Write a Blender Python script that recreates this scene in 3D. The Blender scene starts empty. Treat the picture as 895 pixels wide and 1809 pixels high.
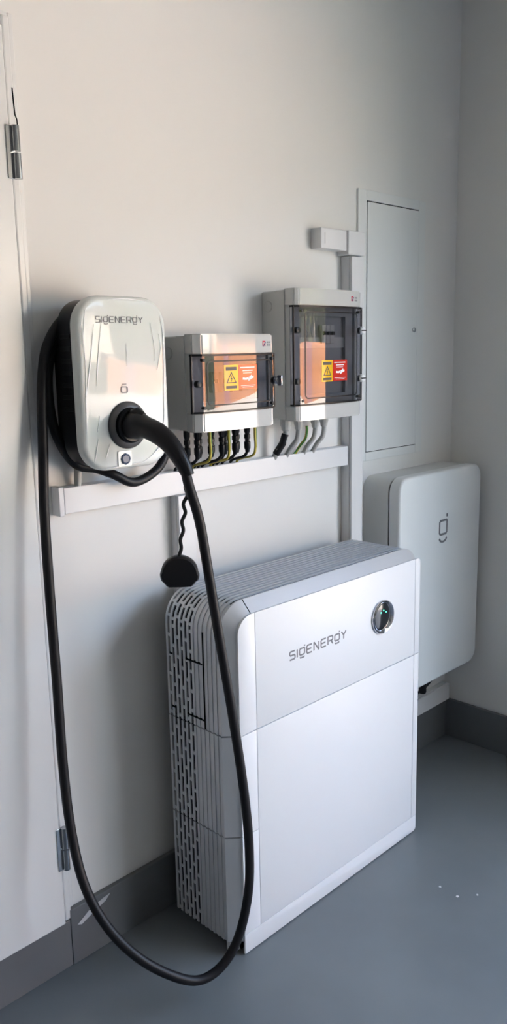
import bpy, bmesh, math, random
from mathutils import Vector, Matrix
random.seed(7)
sc = bpy.context.scene
C = sc.collection
R = math.radians

# ------------------------------------------------------------------ camera
cam_d = bpy.data.cameras.new('camera'); cam = bpy.data.objects.new('camera', cam_d); C.objects.link(cam)
sc.camera = cam
CAM = Vector((-1.1016, -1.6467, 1.5140)); YAW, PITCH, ROLL, FPX = 0.7834, 0.1912, -0.0205, 1454.86
_f = Vector((math.cos(YAW)*math.cos(PITCH), math.sin(YAW)*math.cos(PITCH), -math.sin(PITCH)))
_r = Vector((math.sin(YAW), -math.cos(YAW), 0)); _u = _r.cross(_f)
_r2 = _r*math.cos(ROLL) + _u*math.sin(ROLL); _u2 = -_r*math.sin(ROLL) + _u*math.cos(ROLL)
cam.matrix_world = Matrix(((_r2.x, _u2.x, -_f.x, CAM.x), (_r2.y, _u2.y, -_f.y, CAM.y), (_r2.z, _u2.z, -_f.z, CAM.z), (0, 0, 0, 1)))
cam_d.sensor_fit = 'VERTICAL'; cam_d.sensor_height = 24.0; cam_d.lens = FPX/1809*24.0
cam_d.clip_start = 0.02; cam_d.clip_end = 300

# ------------------------------------------------------------------ sky, sun, exposure
w = bpy.data.worlds.new('world'); sc.world = w; w.use_nodes = True
nt = w.node_tree; bg = nt.nodes['Background']
sky = nt.nodes.new('ShaderNodeTexSky'); sky.sky_type = 'NISHITA'; sky.sun_disc = False
sky.sun_elevation = R(50); sky.sun_rotation = R(-25); sky.air_density = 1.0; sky.dust_density = 3.0
hz = nt.nodes.new('ShaderNodeHueSaturation'); hz.inputs['Saturation'].default_value = 0.80     # summer haze
nt.links.new(sky.outputs[0], hz.inputs['Color']); nt.links.new(hz.outputs[0], bg.inputs[0]); bg.inputs[1].default_value = 0.62
sun_d = bpy.data.lights.new('sun', 'SUN'); sun = bpy.data.objects.new('sun', sun_d); C.objects.link(sun)
sun_d.energy = 12.0; sun_d.angle = R(0.53); sun_d.color = (1.0, 0.86, 0.68)
sun.location = (-3, 7, 9)
sun.rotation_euler = Vector((0.35, -0.75, -1.0)).to_track_quat('-Z', 'Y').to_euler()
por_d = bpy.data.lights.new('doorway_portal', 'AREA'); por = bpy.data.objects.new('doorway_portal', por_d); C.objects.link(por)
por_d.shape = 'RECTANGLE'; por_d.size = 3.6; por_d.size_y = 2.34; por_d.cycles.is_portal = True
por.location = (1.86, -2.82, 1.18); por.rotation_euler = (R(90), 0, R(90))
sc.view_settings.view_transform = 'Standard'; sc.view_settings.look = 'None'
sc.view_settings.exposure = 2.3; sc.view_settings.gamma = 1.0; sc.view_settings.use_curve_mapping = False
sc.cycles.max_bounces = 10; sc.cycles.diffuse_bounces = 7; sc.cycles.use_denoising = True
sc.cycles.transparent_max_bounces = 12; sc.cycles.sample_clamp_indirect = 12

# ------------------------------------------------------------------ materials
MATS = {}
def mat(name, col, rough=0.5, metal=0.0, coat=0.0, var=0.0, scale=8.0, bump=0.0, bscale=60.0, spec=0.5, emit=None, estr=0.0):
    if name in MATS: return MATS[name]
    m = bpy.data.materials.new(name); m.use_nodes = True
    t = m.node_tree; b = t.nodes['Principled BSDF']
    b.inputs['Base Color'].default_value = (*col, 1); b.inputs['Roughness'].default_value = rough
    b.inputs['Metallic'].default_value = metal; b.inputs['Coat Weight'].default_value = coat
    b.inputs['Coat Roughness'].default_value = 0.03; b.inputs['Specular IOR Level'].default_value = spec
    if var or bump:
        tc = t.nodes.new('ShaderNodeTexCoord')
    if var:
        n = t.nodes.new('ShaderNodeTexNoise'); n.inputs['Scale'].default_value = scale; n.inputs['Detail'].default_value = 6
        t.links.new(tc.outputs['Object'], n.inputs['Vector'])
        r = t.nodes.new('ShaderNodeValToRGB')
        r.color_ramp.elements[0].position = 0.3; r.color_ramp.elements[1].position = 0.7
        r.color_ramp.elements[0].color = (*[c*(1-var) for c in col], 1)
        r.color_ramp.elements[1].color = (*[min(1, c*(1+var)) for c in col], 1)
        t.links.new(n.outputs['Fac'], r.inputs[0]); t.links.new(r.outputs[0], b.inputs['Base Color'])
    if bump:
        n2 = t.nodes.new('ShaderNodeTexNoise'); n2.inputs['Scale'].default_value = bscale; n2.inputs['Detail'].default_value = 4
        t.links.new(tc.outputs['Object'], n2.inputs['Vector'])
        bp = t.nodes.new('ShaderNodeBump'); bp.inputs['Strength'].default_value = bump; bp.inputs['Distance'].default_value = 0.002
        t.links.new(n2.outputs['Fac'], bp.inputs['Height']); t.links.new(bp.outputs[0], b.inputs['Normal'])
    if emit:
        b.inputs['Emission Color'].default_value = (*emit, 1); b.inputs['Emission Strength'].default_value = estr
    MATS[name] = m; return m
def glassy(name, tint, ior=1.5, rough=0.0):
    m = bpy.data.materials.new(name); m.use_nodes = True; t = m.node_tree; t.nodes.clear()
    o = t.nodes.new('ShaderNodeOutputMaterial'); mx = t.nodes.new('ShaderNodeMixShader')
    fr = t.nodes.new('ShaderNodeFresnel'); fr.inputs[0].default_value = ior
    ge = t.nodes.new('ShaderNodeNewGeometry'); sb = t.nodes.new('ShaderNodeMath'); sb.operation = 'SUBTRACT'; sb.use_clamp = True
    t.links.new(fr.outputs[0], sb.inputs[0]); t.links.new(ge.outputs['Backfacing'], sb.inputs[1]); fr = sb
    tr = t.nodes.new('ShaderNodeBsdfTransparent'); tr.inputs[0].default_value = (*tint, 1)
    gl = t.nodes.new('ShaderNodeBsdfGlossy'); gl.inputs['Roughness'].default_value = rough
    t.links.new(fr.outputs[0], mx.inputs[0]); t.links.new(tr.outputs[0], mx.inputs[1]); t.links.new(gl.outputs[0], mx.inputs[2])
    t.links.new(mx.outputs[0], o.inputs[0]); return m

WALL = mat('painted_plaster', (0.74, 0.73, 0.71), 0.75, var=0.012, scale=2.0, bump=0.05, bscale=35)
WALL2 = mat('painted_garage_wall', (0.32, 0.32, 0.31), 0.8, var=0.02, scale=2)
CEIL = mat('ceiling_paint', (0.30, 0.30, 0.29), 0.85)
FLOOR = mat('grey_floor_paint', (0.170, 0.187, 0.198), 0.36, var=0.10, scale=3.0, bump=0.06, bscale=18)
BASE = mat('grey_upstand_paint', (0.135, 0.140, 0.145), 0.5, var=0.08, scale=5, bump=0.15, bscale=30)
DOOR = mat('white_door_gloss', (0.72, 0.72, 0.71), 0.22, bump=0.06, bscale=5)
TRUNK = mat('white_pvc', (0.70, 0.70, 0.705), 0.38)
PANEL = mat('white_panel_paint', (0.72, 0.73, 0.72), 0.5)
GREYP = mat('light_grey_plastic', (0.50, 0.505, 0.49), 0.42)
LID = mat('light_grey_gloss_plastic', (0.53, 0.535, 0.52), 0.08, spec=0.6)
BWHITE = mat('battery_white_panel', (0.71, 0.725, 0.74), 0.42)
ALU = mat('battery_silver_metal', (0.57, 0.585, 0.605), 0.40, metal=0.35)
ALUD = mat('battery_groove_metal', (0.16, 0.165, 0.17), 0.5, metal=0.3)
DARK = mat('recess_black', (0.006, 0.006, 0.007), 0.9, spec=0.05)
BLACK = mat('black_rubber', (0.010, 0.009, 0.010), 0.45, spec=0.25)
BLACKG = mat('black_gloss_plastic', (0.007, 0.007, 0.008), 0.32, spec=0.22)
DGREY = mat('dark_grey_plastic', (0.075, 0.070, 0.068), 0.35)
CHW = mat('charger_white_gloss', (0.69, 0.71, 0.68), 0.04, spec=0.30)
FILM = mat('film_crease_glint', (0.95, 0.95, 0.94), 0.6)  # near-white paints the glint along the folds of the clear film
INKG = mat('grey_print', (0.17, 0.17, 0.18), 0.5)
CHROME = mat('chrome', (0.55, 0.55, 0.58), 0.10, metal=1.0)
STEEL = mat('hinge_steel', (0.42, 0.43, 0.44), 0.22, metal=1.0)
INVW = mat('inverter_white', (0.74, 0.76, 0.76), 0.40)
INVS = mat('inverter_grey_side', (0.62, 0.63, 0.62), 0.5)
SMOKE = glassy('smoked_clear_plastic', (0.72, 0.72, 0.74), 1.62)
FILMG = glassy('clear_protective_film', (0.99, 0.99, 0.99), 1.12, 0.03)
YEL = mat('sign_yellow', (0.80, 0.48, 0.02), 0.06); BRN = mat('sign_dark_print', (0.05, 0.035, 0.02), 0.5)
RED = mat('sign_red', (0.62, 0.035, 0.02), 0.06); WHT = mat('print_white', (0.85, 0.85, 0.85), 0.5)
NAVY = mat('logo_navy', (0.07, 0.04, 0.14), 0.5); LRED = mat('logo_red', (0.5, 0.02, 0.05), 0.5); LGR = mat('logo_grey', (0.22, 0.22, 0.23), 0.5)
YG = mat('earth_wire_yellow', (0.42, 0.33, 0.03), 0.4); GRN = mat('earth_wire_green', (0.05, 0.22, 0.04), 0.4)
GCAB = mat('grey_cable', (0.40, 0.40, 0.385), 0.5); INT = mat('box_interior_grey', (0.30, 0.31, 0.33), 0.6)
LENS = mat('indicator_lens', (0.008, 0.010, 0.013), 0.10)
LED = mat('green_led', (0.02, 0.5, 0.3), 0.3, emit=(0.1, 1.0, 0.6), estr=0.6)
BTN = mat('button_blue_grey', (0.08, 0.11, 0.17), 0.35)
CONC = mat('sunlit_concrete', (0.60, 0.58, 0.54), 0.85, var=0.06, scale=1.2)
FENCE = mat('orange_timber', (0.45, 0.20, 0.09), 0.7, var=0.18, scale=4)
MAUVE = mat('mauve_gate_timber', (0.33, 0.17, 0.17), 0.7, var=0.15, scale=4)
BARK = mat('tree_bark', (0.16, 0.13, 0.09), 0.9, var=0.2)
LEAFS = [mat('leaf_olive', (0.115, 0.125, 0.06), 0.7, var=0.3, scale=6), mat('leaf_green', (0.07, 0.085, 0.04), 0.7, var=0.3, scale=6)]
FLAKE = mat('paint_flake_white', (0.75, 0.75, 0.75), 0.6)
CHIP = mat('bare_plaster', (0.55, 0.56, 0.57), 0.8)

# ------------------------------------------------------------------ object helpers
def tag(o, label=None, cat=None, group=None, kind=None):
    if label: o['label'] = label
    if cat: o['category'] = cat
    if group: o['group'] = group
    if kind: o['kind'] = kind
    return o
def link(o, parent=None):
    C.objects.link(o)
    if parent is not None:
        o.parent = parent
        p = parent; M = Matrix()
        chain = []
        while p is not None: chain.append(p); p = p.parent
        for q in reversed(chain): M = M @ q.matrix_basis
        o.matrix_basis = M.inverted() @ o.matrix_basis
    return o
def thing(name, label, cat, loc=(0, 0, 0), group=None, kind=None, parent=None):
    o = bpy.data.objects.new(name, None); o.location = loc; o.empty_display_size = 0.05
    link(o, parent); tag(o, label, cat, group, kind); return o
def obj(name, bm, m, parent=None, smooth=None, label=None):
    bmesh.ops.recalc_face_normals(bm, faces=bm.faces[:])
    me = bpy.data.meshes.new(name); bm.to_mesh(me); bm.free()
    for x in (m if isinstance(m, (list, tuple)) else [m]): me.materials.append(x)
    if smooth is not None:
        me.polygons.foreach_set('use_smooth', [True]*len(me.polygons))
        me.set_sharp_from_angle(angle=R(smooth))
    o = bpy.data.objects.new(name, me)
    # origin at the middle of the part
    if len(me.vertices):
        xs = [v.co for v in me.vertices]
        c = Vector([(min(v[i] for v in xs)+max(v[i] for v in xs))/2 for i in range(3)])
        me.transform(Matrix.Translation(-c)); o.location = c
    link(o, parent)
    if label: o['label'] = label
    return o
def box(x0, x1, y0, y1, z0, z1, bev=0.0, seg=2, bm=None):
    b = bmesh.new()
    vs = [b.verts.new((x, y, z)) for x in (x0, x1) for y in (y0, y1) for z in (z0, z1)]
    for f in ((0, 1, 3, 2), (4, 6, 7, 5), (0, 4, 5, 1), (2, 3, 7, 6), (0, 2, 6, 4), (1, 5, 7, 3)):
        b.faces.new([vs[i] for i in f])
    bmesh.ops.recalc_face_normals(b, faces=b.faces[:])
    if bev: bmesh.ops.bevel(b, geom=b.edges[:], offset=bev, segments=seg, affect='EDGES', profile=0.5)
    return join(bm, b)
def join(bm, b):
    if bm is None: return b
    me = bpy.data.meshes.new('tmp'); b.to_mesh(me); b.free(); bm.from_mesh(me); bpy.data.meshes.remove(me); return bm
def rrect(x0, x1, z0, z1, r, n=6):
    """rounded rectangle outline, ccw; r is one radius or (bl, br, tr, tl)"""
    rr = (r,)*4 if not isinstance(r, (tuple, list)) else r
    out = []
    for (cx, cz, a0, q) in ((x0, z0, 180, rr[0]), (x1, z0, 270, rr[1]), (x1, z1, 0, rr[2]), (x0, z1, 90, rr[3])):
        if q < 1e-6: out.append((cx, cz)); continue
        ccx = cx+q if cx == x0 else cx-q; ccz = cz+q if cz == z0 else cz-q
        for i in range(n+1):
            a = R(a0+90*i/n); out.append((ccx+q*math.cos(a), ccz+q*math.sin(a)))
    return out
def plate(outline, y_back, y_front, edge=0.0, steps=3, bm=None, shrink=None):
    """solid plate in the xz plane with a rounded front rim of radius edge"""
    b = bmesh.new(); n = len(outline)
    cx = sum(p[0] for p in outline)/n; cz = sum(p[1] for p in outline)/n
    # inward normals
    def inset(d):
        res = []
        for i in range(n):
            p0 = Vector(outline[i-1]); p1 = Vector(outline[i]); p2 = Vector(outline[(i+1) % n])
            e1 = (p1-p0); e2 = (p2-p1)
            n1 = Vector((-e1.y, e1.x)).normalized() if e1.length > 1e-9 else Vector((0, 0))
            n2 = Vector((-e2.y, e2.x)).normalized() if e2.length > 1e-9 else Vector((0, 0))
            m = (n1+n2); m = m.normalized() if m.length > 1e-9 else n1
            k = max(0.5, m.dot(n1)); q = p1+m*(d/k); res.append(q)
        return res
    rings = [(0.0, y_back)]
    if edge:
        for i in range(steps+1):
            a = R(90*i/steps); rings.append((edge*(1-math.cos(a)), y_front+edge*(1-math.sin(a))))
    else: rings.append((0.0, y_front))
    loops = []
    for d, y in rings:
        loops.append([b.verts.new((q.x, y, q.y)) for q in inset(d)])
    for k in range(len(loops)-1):
        for i in range(n):
            b.faces.new((loops[k][i], loops[k][(i+1) % n], loops[k+1][(i+1) % n], loops[k+1][i]))
    b.faces.new(loops[0][::-1]); b.faces.new(loops[-1])
    return join(bm, b)
def prism_z(poly, z0, z1, bm=None):
    b = bmesh.new(); n = len(poly)
    lo = [b.verts.new((x, y, z0)) for x, y in poly]; hi = [b.verts.new((x, y, z1)) for x, y in poly]
    for i in range(n): b.faces.new((lo[i], lo[(i+1) % n], hi[(i+1) % n], hi[i]))
    b.faces.new(lo[::-1]); b.faces.new(hi); return join(bm, b)
def smooth_path(pts, sub=6):
    pts = [Vector(p) for p in pts]; out = []
    P = [pts[0]*2-pts[1]]+pts+[pts[-1]*2-pts[-2]]
    for i in range(1, len(P)-2):
        for k in range(sub):
            t = k/sub; a, b_, c, d = P[i-1], P[i], P[i+1], P[i+2]
            out.append(0.5*((2*b_)+(-a+c)*t+(2*a-5*b_+4*c-d)*t*t+(-a+3*b_-3*c+d)*t**3))
    out.append(pts[-1]); return out
def tube(path, rad, n=12, bm=None, cap=True):
    """rad: number or list along path"""
    path = [Vector(p) for p in path]; b = bmesh.new(); N = len(path)
    rad = [rad]*N if not isinstance(rad, (list, tuple)) else rad
    t0 = (path[1]-path[0]).normalized(); up = Vector((0, 0, 1)) if abs(t0.z) < 0.9 else Vector((1, 0, 0))
    s = t0.cross(up).normalized(); loops = []
    for i in range(N):
        t = (path[min(i+1, N-1)]-path[max(i-1, 0)]).normalized()
        s = (s-t*s.dot(t)).normalized(); q = t.cross(s)
        loops.append([b.verts.new(path[i]+(s*math.cos(2*math.pi*k/n)+q*math.sin(2*math.pi*k/n))*rad[i]) for k in range(n)])
    for i in range(N-1):
        for k in range(n): b.faces.new((loops[i][k], loops[i][(k+1) % n], loops[i+1][(k+1) % n], loops[i+1][k]))
    if cap: b.faces.new(loops[0][::-1]); b.faces.new(loops[-1])
    return join(bm, b)
def lathe_y(cx, cz, prof, n=32, bm=None, squash=1.0):
    """prof: list of (radius, y) turned about the axis parallel to y"""
    b = bmesh.new(); loops = []
    for r, y in prof:
        loops.append([b.verts.new((cx+r*math.cos(2*math.pi*k/n)*squash, y, cz+r*math.sin(2*math.pi*k/n))) for k in range(n)])
    for i in range(len(loops)-1):
        for k in range(n): b.faces.new((loops[i][k], loops[i][(k+1) % n], loops[i+1][(k+1) % n], loops[i+1][k]))
    b.faces.new(loops[0][::-1]); b.faces.new(loops[-1]); return join(bm, b)
def lathe_z(cx, cy, prof, n=20, bm=None):
    b = bmesh.new(); loops = []
    for r, z in prof:
        loops.append([b.verts.new((cx+r*math.cos(2*math.pi*k/n), cy+r*math.sin(2*math.pi*k/n), z)) for k in range(n)])
    for i in range(len(loops)-1):
        for k in range(n): b.faces.new((loops[i][k], loops[i][(k+1) % n], loops[i+1][(k+1) % n], loops[i+1][k]))
    b.faces.new(loops[0][::-1]); b.faces.new(loops[-1]); return join(bm, b)
def stroke(pts, wd, y0, y1, bm=None, closed=False):
    """flat lettering stroke in the xz plane, wd wide, from y0 (back) to y1 (front)"""
    b = bmesh.new(); P = [Vector(p) for p in pts]; n = len(P); L = []; Rr = []
    for i in range(n):
        if closed: a, c = P[i-1], P[(i+1) % n]
        else: a, c = P[max(i-1, 0)], P[min(i+1, n-1)]
        d1 = (P[i]-a).normalized() if (P[i]-a).length > 1e-9 else (c-P[i]).normalized()
        d2 = (c-P[i]).normalized() if (c-P[i]).length > 1e-9 else d1
        t = d1+d2; t = t.normalized() if t.length > 1e-6 else d1
        nn = Vector((-t.y, t.x)); k = max(0.6, nn.dot(Vector((-d1.y, d1.x))))
        L.append(P[i]+nn*wd/2/k); Rr.append(P[i]-nn*wd/2/k)
    vs = []
    for i in range(n): vs.append([b.verts.new((L[i].x, y0, L[i].y)), b.verts.new((Rr[i].x, y0, Rr[i].y)), b.verts.new((Rr[i].x, y1, Rr[i].y)), b.verts.new((L[i].x, y1, L[i].y))])
    m = n if closed else n-1
    for i in range(m):
        p, q = vs[i], vs[(i+1) % n]
        for k in range(4): b.faces.new((p[k], p[(k+1) % 4], q[(k+1) % 4], q[k]))
    if not closed: b.faces.new(vs[0][::-1]); b.faces.new(vs[-1])
    return join(bm, b)
ORD = ['first', 'second', 'third', 'fourth', 'fifth', 'sixth', 'seventh', 'eighth', 'ninth', 'tenth']
LET = {
 'S': [[(1, 1), (.15, 1), (0, .87), (0, .65), (.15, .52), (.85, .52), (1, .38), (1, .15), (.85, 0), (0, 0)]],
 'I': [[(.0, 1), (.0, 0)]],
 'g': [[(1, .92), (.15, .92), (0, .77), (0, .27), (.15, .12), (.85, .12), (1, .27), (1, .92)], [(1, 1.08), (1, 1.26)], [(.05, -.12), (.2, -.24), (.8, -.24), (.95, -.12)]],
 'E': [[(1, 1), (.15, 1), (0, .85), (0, .15), (.15, 0), (1, 0)], [(0, .5), (.9, .5)]],
 'N': [[(0, 0), (0, 1), (.08, 1), (.92, 0), (1, 0), (1, 1)]],
 'R': [[(0, 0), (0, 1), (.85, 1), (1, .87), (1, .58), (.85, .45), (.2, .45)], [(.6, .45), (1, 0)]],
 'Y': [[(0, 1), (.5, .5), (1, 1)], [(.5, .5), (.5, 0)]]}
def wordmark(x0, x1, z0, h, y0, y1, wd):
    word = 'SIgENERgY'; ws = [0.0 if c == 'I' else 0.95 for c in word]; gap = 0.42
    tot = sum(ws)+gap*(len(word)-1); s = (x1-x0)/tot; x = x0; bm = None
    for c, ww in zip(word, ws):
        for st in LET[c]: bm = stroke([(x+px*ww*s, z0+pz*h) for px, pz in st], wd, y0, y1, bm)
        x += (ww+gap)*s
    return bm

# ------------------------------------------------------------------ room shell
XR, XL, YF, ZC = 1.609, -4.6, -5.9, 2.82
OY0, OY1, OZ = -1.03, -4.6, 2.34          # garage opening in the right wall
tag(obj('floor', box(XL-.2, XR+.2, YF-.2, .2, -.12, 0), FLOOR), 'smooth blue-grey painted garage floor', 'floor', kind='structure')
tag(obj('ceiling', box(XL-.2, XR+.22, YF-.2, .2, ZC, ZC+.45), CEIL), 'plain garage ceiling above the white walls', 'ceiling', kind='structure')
tag(obj('roof', box(XL-.5, XR+1.05, YF-.6, .5, ZC+.45, ZC+.55), CEIL), 'flat garage roof with a wide eave added to shade the driveway', 'roof', kind='structure')  # overhang added to keep sun off the near driveway
tag(obj('wall_back', box(XL-.2, XR+.22, 0, .2, 0, ZC), WALL), 'white plaster wall carrying the charger and boxes', 'wall', kind='structure')
bm = box(XR, XR+.22, OY0, 0, 0, ZC); box(XR, XR+.22, YF, OY1, 0, ZC, bm=bm); box(XR, XR+.22, OY1, OY0, OZ, ZC, bm=bm)
tag(obj('wall_right', bm, WALL), 'white side wall with the wide garage opening', 'wall', kind='structure')
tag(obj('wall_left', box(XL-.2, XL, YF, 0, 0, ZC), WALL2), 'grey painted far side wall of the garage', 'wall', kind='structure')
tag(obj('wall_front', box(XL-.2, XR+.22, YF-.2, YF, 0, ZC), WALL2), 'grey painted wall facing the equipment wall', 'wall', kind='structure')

# grey upstand along the foot of the walls, with a chipped edge
bb = thing('baseboard_back', 'dark grey painted upstand along the equipment wall', 'baseboard', (0, 0, 0), kind='structure')
obj('upstand', box(-.14, XR, -.015, 0.0, 0, .154, .002), BASE, bb)
obj('upstand_under_door', box(XL, -.14, -.013, 0.0, 0, .128, .002), BASE, bb)
bm = bmesh.new(); ch = [(-.122, .105), (-.09, .125), (-.045, .138), (-.02, .142), (-.035, .128), (-.08, .112), (-.11, .1)]
vs = [bm.verts.new((x, -.0156, z)) for x, z in ch]; vb = [bm.verts.new((x, -.012, z)) for x, z in ch]
bm.faces.new(vs); bm.faces.new(vb[::-1])
for i in range(len(ch)): bm.faces.new((vs[i], vs[(i+1) % len(ch)], vb[(i+1) % len(ch)], vb[i]))
obj('bare_chip', bm, CHIP, bb, label='pale chip of bare plaster in the grey upstand')
tag(obj('baseboard_right', box(XR-.015, XR, OY0, -.015, 0, .154, .002), BASE), 'dark grey painted upstand along the shaded side wall', 'baseboard', kind='structure')

# ------------------------------------------------------------------ door on the left
d1 = thing('door_1', 'white gloss door with two steel hinges beside the charger', 'door', (-.6, 0, .13), kind='structure')
obj('door_leaf', box(-1.02, -.160, -.024, 0, .133, 2.172, .0025), DOOR, d1)
fr = box(-.154, -.136, -.013, 0, .130, 2.196, .004); box(-1.06, -.154, -.013, 0, 2.180, 2.196, .004, bm=fr)
box(-.136, -.124, -.006, 0, .155, 2.205, .003, bm=fr); box(-1.06, -.136, -.006, 0, 2.197, 2.206, .002, bm=fr)
obj('door_frame', fr, DOOR, d1)
for zc, hh in ((1.930, .052), (.338, .056)):
    h = obj('hinge', tube([(-.150, -.030, zc-hh), (-.150, -.030, zc-.002)], .0085, 14), STEEL, d1, 40)
    tube_b = tube([(-.150, -.030, zc+.002), (-.150, -.030, zc+hh)], .0085, 14)
    obj('hinge_knuckle', tube_b, STEEL, h, 40)
    obj('hinge_plate', box(-.170, -.150, -.0265, -.0235, zc-hh, zc+hh, .0008), STEEL, h)
bm = None
pts = [(-.1405, 2.06), (-.1395, 2.03), (-.138, 2.008), (-.1345, 2.000), (-.1345, 1.990), (-.137, 1.985), (-.136, 1.972)]
obj('door_scratch', stroke(pts, .0022, -.0128, -.0140), DARK, d1, label='dark scratch in the white frame above the hinge')

# ------------------------------------------------------------------ flush electrical panel
pn = thing('electrical_panel', 'flush white electrical panel door set in the wall', 'panel', (1.21, 0, 1.155))
bm = None
for a in ((1.030, 1.072, 1.155, 2.003), (1.361, 1.400, 1.155, 2.003), (1.072, 1.361, 1.972, 2.003), (1.072, 1.361, 1.155, 1.183)):
    bm = box(a[0], a[1], -.007, 0, a[2], a[3], .001, bm=bm)
obj('frame', bm, PANEL, pn)
obj('shadow_gap', box(1.072, 1.361, -.002, 0, 1.183, 1.972), DARK, pn)
dr = obj('panel_door', box(1.075, 1.3585, -.0085, -.002, 1.1855, 1.9685, .001), PANEL, pn)
obj('lock', lathe_y(1.337, 1.579, [(.008, -.008), (.008, -.0125), (.006, -.014)], 18), STEEL, dr, 40)

# ------------------------------------------------------------------ trunking
def trunk(name, label, x0, x1, z0, z1, dep, vertical, ends=(), lid_in=.0022):
    t = thing(name, label, 'trunking', ((x0+x1)/2, 0, z0), 'white cable trunking on the wall')
    obj('base_channel', box(x0, x1, -dep+.010, 0, z0, z1, .0012), TRUNK, t)
    if vertical: obj('cover', box(x0+.0005, x1-.0005, -dep, -dep+.0092, z0+.001, z1-.001, .002), TRUNK, t)
    else: obj('cover', box(x0+.001, x1-.001, -dep, -dep+.0092, z0+.0005, z1-.0005, .002), TRUNK, t)
    return t
tr = trunk('cable_trunking', 'long level white trunking running under the charger and both boxes', -.092, .951, 1.157, 1.219, .031, False)
obj('end_cap', box(-.106, -.0925, -.033, 0, 1.154, 1.222, .002), TRUNK, tr)
trunk('cable_trunking', 'upright white trunking beside the wall inverter, meeting the flush panel', .953, 1.012, .17, 1.795, .042, True)
trunk('cable_trunking', 'upright white trunking dropping behind the hanging round cap', .245, .305, .17, 1.155, .032, True)
el = thing('trunking_elbow', 'white elbow piece with a short capped stub on the upright trunking', 'trunking', (.9, 0, 1.8), 'white cable trunking on the wall')
obj('stub', box(.812, .930, -.040, 0, 1.808, 1.866, .002), TRUNK, el)
obj('corner_cover', box(.934, 1.014, -.0445, 0, 1.797, 1.868, .003), TRUNK, el)
obj('clip_mark', box(.828, .8305, -.0406, -.0395, 1.822, 1.852), GREYP, el)
lt = trunk('cable_trunking', 'low white trunking above the dark upstand in the corner', 1.02, 1.592, .158, .224, .032, False)

# ------------------------------------------------------------------ battery
bt = thing('home_battery', 'tall white home battery cabinet with silver ribbed sides standing on the floor', 'battery', (.565, -.19, 0))
BX0, BX1, BTOP, BY0, BY1, BR = .151, .978, .930, -.275, -.076, .078
def arch(z0, d=0.0, n=8):
    """outline going up the left side, over the top and down the right; returns (x, z, inward nx, nz)"""
    out = [(BX0, z0, 1, 0)]
    for i in range(n+1):
        a = R(180-90*i/n); out.append((BX0+BR+BR*math.cos(a), BTOP-BR+BR*math.sin(a), -math.cos(a), -math.sin(a)))
    for i in range(n+1):
        a = R(90-90*i/n); out.append((BX1-BR+BR*math.cos(a), BTOP-BR+BR*math.sin(a), -math.cos(a), -math.sin(a)))
    out.append((BX1, z0, -1, 0)); return out
def sweep(path, sec, bm=None):
    """sec: closed section as (inward offset, y)"""
    b = bmesh.new(); loops = []
    for x, z, nx, nz in path: loops.append([b.verts.new((x+nx*o, y, z+nz*o)) for o, y in sec])
    n = len(sec)
    for i in range(len(loops)-1):
        for k in range(n): b.faces.new((loops[i][k], loops[i][(k+1) % n], loops[i+1][(k+1) % n], loops[i+1][k]))
    b.faces.new(loops[0][::-1]); b.faces.new(loops[-1]); return join(bm, b)
def side(s, z0, z1): return [(BX0, z0, 1, 0), (BX0, z1, 1, 0)] if s < 0 else [(BX1, z0, -1, 0), (BX1, z1, -1, 0)]
NR = 12; PIT = (BY0+.006-BY1)/NR
ribs = []
for i in range(NR):
    a = BY1+PIT*i; ribs.append((a, a+PIT*.50, i))
def core_sec(): return [(.010, BY1), (.010, BY0+.004), (.05, BY0+.004), (.05, BY1)]
mods = [('controller_module', .602, None), ('battery_module', .332, .5985), ('battery_module', .038, .3285)]
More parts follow.
